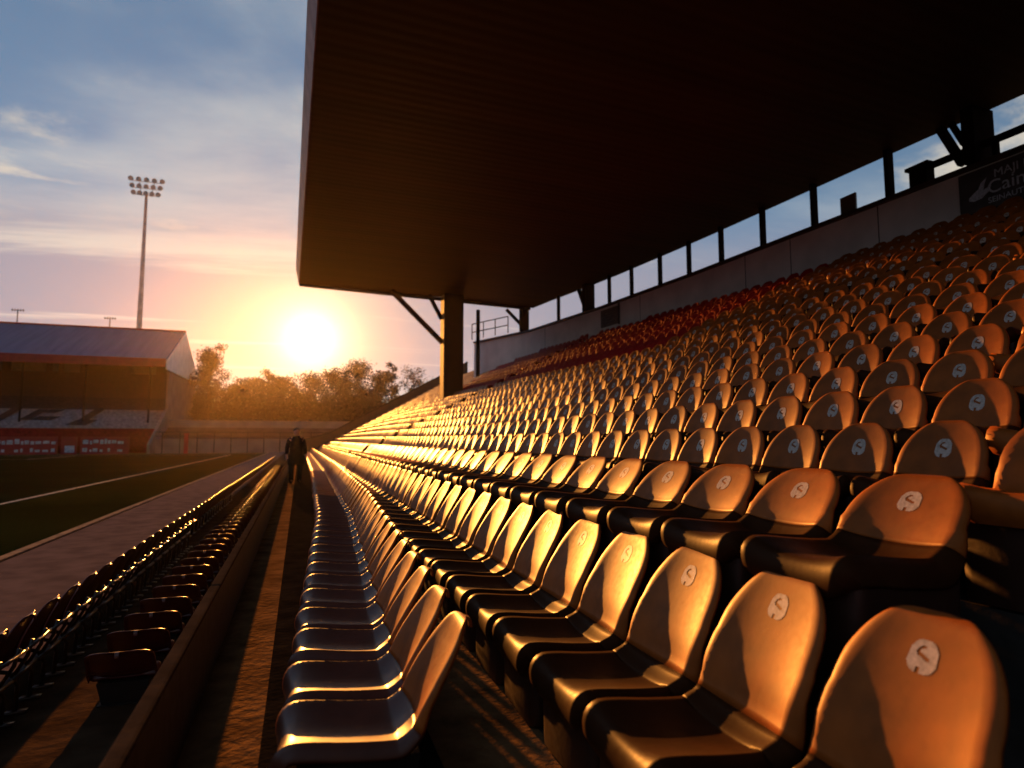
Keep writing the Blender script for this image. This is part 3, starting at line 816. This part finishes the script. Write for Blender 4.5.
tree(225, 379, 140, 46, 'leaf_b', 'low bushy tree next to the tall gable tree', 1.5, .05)
tree(250, 373, 145, 52, 'leaf_b', 'round bushy tree in the treeline left of the sun', 1.7, .05)
tree(282, 372, 138, 50, 'leaf_b', 'broad bushy tree below and left of the sun', 1.7, .05)
tree(314, 366, 142, 52, 'leaf_b', 'broad bushy tree directly under the setting sun', 1.7, .05)
tree(338, 361, 136, 40, 'leaf_b', 'dense tree just right of the setting sun', 1.5, .05)
tree(357, 350, 150, 34, 'leaf_b', 'taller dense tree rising right of the sun', 1.5, .1)
tree(376, 364, 133, 36, 'leaf_b', 'dark bushy tree between two bare crowned trees', 1.5, .05)
tree(391, 350, 148, 17, 'leaf_a', 'slender bare topped tree left of the column', .45, .2)
tree(412, 358, 140, 36, 'leaf_a', 'thin branched bare tree beside the column', .45, .15)
tree(430, 374, 138, 36, 'leaf_b', 'small bushy tree behind the end of the terrace', 1.3, .05)
tree(198, 384, 150, 40, 'leaf_b', 'dark low tree partly behind the far stand wall', 1.4, .05)
hd = MB()                              # undergrowth under the trees
for k in range(34000):
    px = random.uniform(188, 470); D = random.uniform(132, 150)
    b = W(px, 440, D); h = (11.5 if px > 215 else 9.5)+1.4*math.sin(px*.11)+1.0*math.sin(px*.37)
    p = Vector((b.x, b.y, h*random.random()**.7)); s_ = random.uniform(.25, .6)
    u = Vector((random.gauss(0,1), random.gauss(0,1), random.gauss(0,1))).normalized(); v = u.orthogonal().normalized()*s_; u = u*s_
    hd.quad(p-u, p+v*.6, p+u, p-v*.6)
tag(hd.build('undergrowth', M['leaf_b'], recalc=False), 'dark mass of undergrowth filling below the trees', 'undergrowth', kind='stuff')

# ------------------------------------------------------------------ the person on the walkway
feet = W(295, 483, 20.2)
pe = empty('person', (feet.x, feet.y, WALK_Z+.002), R(12)); tag(pe, 'person in a dark coat standing on the walkway, arms slightly out', 'person')
V = []; E = []; RD = []
def j(p, r, par=None):
    V.append(p); RD.append(r); k = len(V)-1
    if par is not None: E.append((par, k))
    return k
pel = j((0,0,.95), .15); sp = j((0,.01,1.15), .145, pel); chs = j((0,.0,1.36), .15, sp); nk = j((0,.0,1.49), .062, chs)
hdj = j((0,-.015,1.58), .082, nk); hd2 = j((0,-.02,1.69), .095, hdj); hd3 = j((0,-.01,1.765), .062, hd2)
j((0,-.125,1.665), .014, hd2)          # nose
for s_ in (-1, 1):
    j((s_*.10,0,1.67), .016, hd2)      # ear
    sh_ = j((s_*.19,0,1.42), .07, chs); el = j((s_*.27,.03,1.15), .05, sh_); wr = j((s_*.30,-.06,.92), .034, el); pm = j((s_*.31,-.09,.845), .036, wr)
    for q in range(4): f1 = j((s_*.315+(q-1.5)*.006, -.125+.02*q, .77+.006*abs(q-1.5)), .011, pm); j((s_*.308+(q-1.5)*.006, -.135+.02*q, .725+.012*abs(q-1.2)), .009, f1)
    th_ = j((s_*.285,-.14,.82), .012, pm); j((s_*.28,-.155,.78), .010, th_)
    hp = j((s_*.10,0,.90), .105, pel); kn = j((s_*.125,-.03*s_,.50), .066, hp); an = j((s_*.13,.02*s_,.09), .045, kn); j((s_*.15,-.13+.02*s_,.045), .045, an)
me = bpy.data.meshes.new('body'); me.from_pydata(V, E, []); me.materials.append(M['skin'])
bo = link('body', me, pe)
md = bo.modifiers.new('skin', 'SKIN'); md.use_smooth_shade = True
lay = me.skin_vertices[0] if len(me.skin_vertices) else None
if lay is None:
    bm = bmesh.new(); bm.from_mesh(me); bm.verts.layers.skin.verify(); bm.to_mesh(me); bm.free(); lay = me.skin_vertices[0]
for k, r in enumerate(RD): lay.data[k].radius = (r, r); lay.data[k].use_root = (k == 0)
ss = bo.modifiers.new('sub', 'SUBSURF'); ss.levels = 1; ss.render_levels = 1
def loft(mb, secs, n=20):
    G = []
    for cx_, cy_, z, rx, ry in secs: G.append([(cx_+rx*math.cos(2*math.pi*k/n), cy_+ry*math.sin(2*math.pi*k/n), z) for k in range(n+1)])
    mb.grid(G)
mb = MB(); loft(mb, [(0,0,.60,.25,.19),(0,0,.62,.255,.195),(0,0,.80,.235,.185),(0,0,1.0,.205,.17),(0,.01,1.15,.195,.165),(0,0,1.33,.215,.165),(0,0,1.44,.185,.13),(0,0,1.50,.10,.09),(0,0,1.535,.085,.085)])
for s_ in (-1, 1):
    mb.tube([(s_*.15,0,1.43),(s_*.21,.005,1.38),(s_*.275,.03,1.15),(s_*.302,-.055,.935)], [.085,.085,.068,.052], 12)
mb.build('coat', M['coat'], pe, smooth=True)
for s_ in (-1, 1):
    mb = MB(); mb.tube([(s_*.10,0,.86),(s_*.125,-.03*s_,.5),(s_*.13,.02*s_,.07)], [.125,.092,.075], 14); mb.build('trouser_leg', M['trouser'], pe, smooth=True)
    mb = MB(); mb.tube([(s_*.135,.075,.05),(s_*.14,0,.055),(s_*.152,-.12,.045),(s_*.157,-.19,.035)], [.045,.055,.05,.03], 10); mb.build('shoe', M['trouser'], pe, smooth=True)
mb = MB(); loft(mb, [(0,.03,1.62,.085,.075),(0,.028,1.68,.108,.10),(0,.018,1.74,.104,.105),(0,.005,1.79,.075,.085),(0,0,1.81,.02,.03)], 16); mb.build('hair', M['hair'], pe, smooth=True)

# ------------------------------------------------------------------ haze
hz = MB(); hz.box(-425, 305, -125, 425, -1.2, 64)
hm = bpy.data.materials.new('haze_air'); hm.use_nodes = True; nt = hm.node_tree
for n in list(nt.nodes): nt.nodes.remove(n)
out = nt.nodes.new('ShaderNodeOutputMaterial'); pv = nt.nodes.new('ShaderNodeVolumePrincipled')
pv.inputs['Color'].default_value = (1, .80, .52, 1); pv.inputs['Density'].default_value = .000065; pv.inputs['Anisotropy'].default_value = .85
nt.links.new(pv.outputs[0], out.inputs['Volume'])
tag(hz.build('haze', hm), kind='stuff')

# ------------------------------------------------------------------ sky
wd = bpy.data.worlds.new('World'); scene.world = wd; wd.use_nodes = True
nt = wd.node_tree; N, L = nt.nodes, nt.links
bg = N['Background']
sky = N.new('ShaderNodeTexSky'); sky.sky_type = 'NISHITA'; sky.sun_disc = False
sky.sun_elevation = SUN_EL; sky.sun_rotation = SUN_AZ; sky.altitude = 50; sky.air_density = 1.0; sky.dust_density = .2; sky.ozone_density = 2.5
SKY_STR = .09
def math_(op, a, b=None, clamp=False):
    n = N.new('ShaderNodeMath'); n.operation = op; n.use_clamp = clamp
    for k, q in enumerate((a, b)):
        if q is None: continue
        if isinstance(q, (int, float)): n.inputs[k].default_value = q
        else: L.new(q, n.inputs[k])
    return n.outputs[0]
def mixc(fac, a, b, mode='MIX'):
    n = N.new('ShaderNodeMixRGB'); n.blend_type = mode
    for k, q in enumerate((fac, a, b)):
        if isinstance(q, (int, float)): n.inputs[k].default_value = q
        elif isinstance(q, tuple): n.inputs[k].default_value = q+(1,)
        else: L.new(q, n.inputs[k])
    return n.outputs[0]
def maprange(v, a, b, c=0, d=1, smooth=True):
    n = N.new('ShaderNodeMapRange'); n.interpolation_type = 'SMOOTHSTEP' if smooth else 'LINEAR'
    for k, q in enumerate((v, a, b, c, d)):
        if isinstance(q, (int, float)): n.inputs[k].default_value = q
        else: L.new(q, n.inputs[k])
    return n.outputs[0]
tc = N.new('ShaderNodeTexCoord'); dirv = tc.outputs['Generated']
sep = N.new('ShaderNodeSeparateXYZ'); L.new(dirv, sep.inputs[0]); dz = sep.outputs['Z']
# cloud sheets: direction projected on a high plane
den = math_('ADD', math_('MAXIMUM', dz, 0), .10)
cmb = N.new('ShaderNodeCombineXYZ'); L.new(math_('DIVIDE', sep.outputs['X'], den), cmb.inputs[0]); L.new(math_('DIVIDE', sep.outputs['Y'], den), cmb.inputs[1])
def fbm(scale, stretch, seed, detail=7, rough=.55, dist=.3):
    mp = N.new('ShaderNodeMapping'); mp.inputs['Scale'].default_value = stretch; mp.inputs['Location'].default_value = seed
    L.new(cmb.outputs[0], mp.inputs[0])
    n = N.new('ShaderNodeTexNoise'); n.inputs['Scale'].default_value = scale; n.inputs['Detail'].default_value = detail; n.inputs['Roughness'].default_value = rough; n.inputs['Distortion'].default_value = dist
    L.new(mp.outputs[0], n.inputs['Vector']); return n.outputs['Fac']
dot = N.new('ShaderNodeVectorMath'); dot.operation = 'DOT_PRODUCT'; L.new(dirv, dot.inputs[0])
AU = Vector((math.sin(R(.6))*math.cos(R(8.9)), math.cos(R(.6))*math.cos(R(8.9)), math.sin(R(8.9))))
dot.inputs[1].default_value = AU
ang = math_('ARCCOSINE', math_('MINIMUM', dot.outputs['Value'], 1.0))
gm = N.new('ShaderNodeGamma'); gm.inputs[1].default_value = .50; L.new(sky.outputs[0], gm.inputs[0])
base = mixc(1.0, gm.outputs[0], (SKY_STR*6.0, SKY_STR*7.9, SKY_STR*9.9), 'MULTIPLY')          # Background strength stays .1
K10 = 10.0/2**EXPO
near = math_('EXPONENT', math_('MULTIPLY', ang, -1/R(7.5)))
wisp = maprange(fbm(1.0, (.55, 1.0, 1), (3.6, 2.3, 0)), .46, .74)
wisp = math_('MULTIPLY', wisp, maprange(dz, .10, .25, 0, .75))
c1 = mixc(wisp, base, mixc(near, (.60*K10, .62*K10, .60*K10), (1.0*K10, .85*K10, .60*K10)))
puff = maprange(fbm(1.5, (.8, 1.0, 1), (9.4, 4.2, 0), 9, .6), .52, .64)
puff = math_('MULTIPLY', puff, math_('MULTIPLY', maprange(dz, .22, .30), maprange(dz, .52, .38)))
c2 = mixc(math_('MULTIPLY', puff, .7), c1, (.86*K10, .74*K10, .56*K10))
bank_n = maprange(fbm(.55, (.35, 1.0, 1), (1.4, 7.7, 0), 8, .6, .5), .22, .46)
bank_m = math_('MULTIPLY', bank_n, math_('MULTIPLY', maprange(dz, .04, .13), maprange(dz, .34, .24)))
c3 = mixc(math_('MULTIPLY', bank_m, .85), c2, mixc(near, (.34*K10, .335*K10, .41*K10), (.74*K10, .54*K10, .40*K10)))
streak = maprange(fbm(1.1, (.22, 1.6, 1), (5.2, 2.2, 0), 8, .6, .4), .54, .68)
streak = math_('MULTIPLY', streak, math_('MULTIPLY', maprange(dz, .02, .08), maprange(dz, .34, .22)))
c4 = mixc(math_('MULTIPLY', streak, .75), c3, (.92*K10, .82*K10, .66*K10))
def glow(col, width, amp, power):
    e = math_('EXPONENT', math_('MULTIPLY', math_('POWER', math_('DIVIDE', ang, R(width)), power), -1.0))
    return mixc(1.0, (col[0]*amp*K10, col[1]*amp*K10, col[2]*amp*K10), e, 'MULTIPLY')
c5 = mixc(1.0, c4, glow((1, .48, .12), 5.0, .36, 1.0), 'ADD')
c6 = mixc(1.0, c5, glow((1, .78, .42), 1.35, 5.5, .9), 'ADD')
L.new(c6, bg.inputs['Color']); bg.inputs['Strength'].default_value = .1

# ------------------------------------------------------------------ sun, camera, output
sl = bpy.data.lights.new('sun', 'SUN'); sl.energy = 5.0; sl.angle = R(.5); sl.color = (1, .365, .06)
so = link('sun', sl); so.rotation_euler = (-SUN_DIR).to_track_quat('-Z', 'Y').to_euler()
cam = bpy.data.cameras.new('camera'); co = link('camera', cam); scene.camera = co
co.location = CAM
from mathutils import Matrix
co.rotation_euler = Matrix((RGT, UPV, -FWD)).transposed().to_euler()
cam.sensor_width = 36; cam.lens = F/1024*36; cam.clip_start = .05; cam.clip_end = 5000
cam.dof.use_dof = True; cam.dof.focus_distance = 4.6; cam.dof.aperture_fstop = 1.6
vs = scene.view_settings; vs.view_transform = 'Standard'; vs.look = 'None'; vs.exposure = EXPO; vs.gamma = 1; vs.use_curve_mapping = False
scene.render.resolution_x = 1024; scene.render.resolution_y = 768
scene.cycles.max_bounces = 5; scene.cycles.diffuse_bounces = 3; scene.cycles.glossy_bounces = 3; scene.cycles.transparent_max_bounces = 4
scene.cycles.volume_bounces = 0
scene.cycles.use_denoising = True
scene.cycles.sample_clamp_indirect = 8
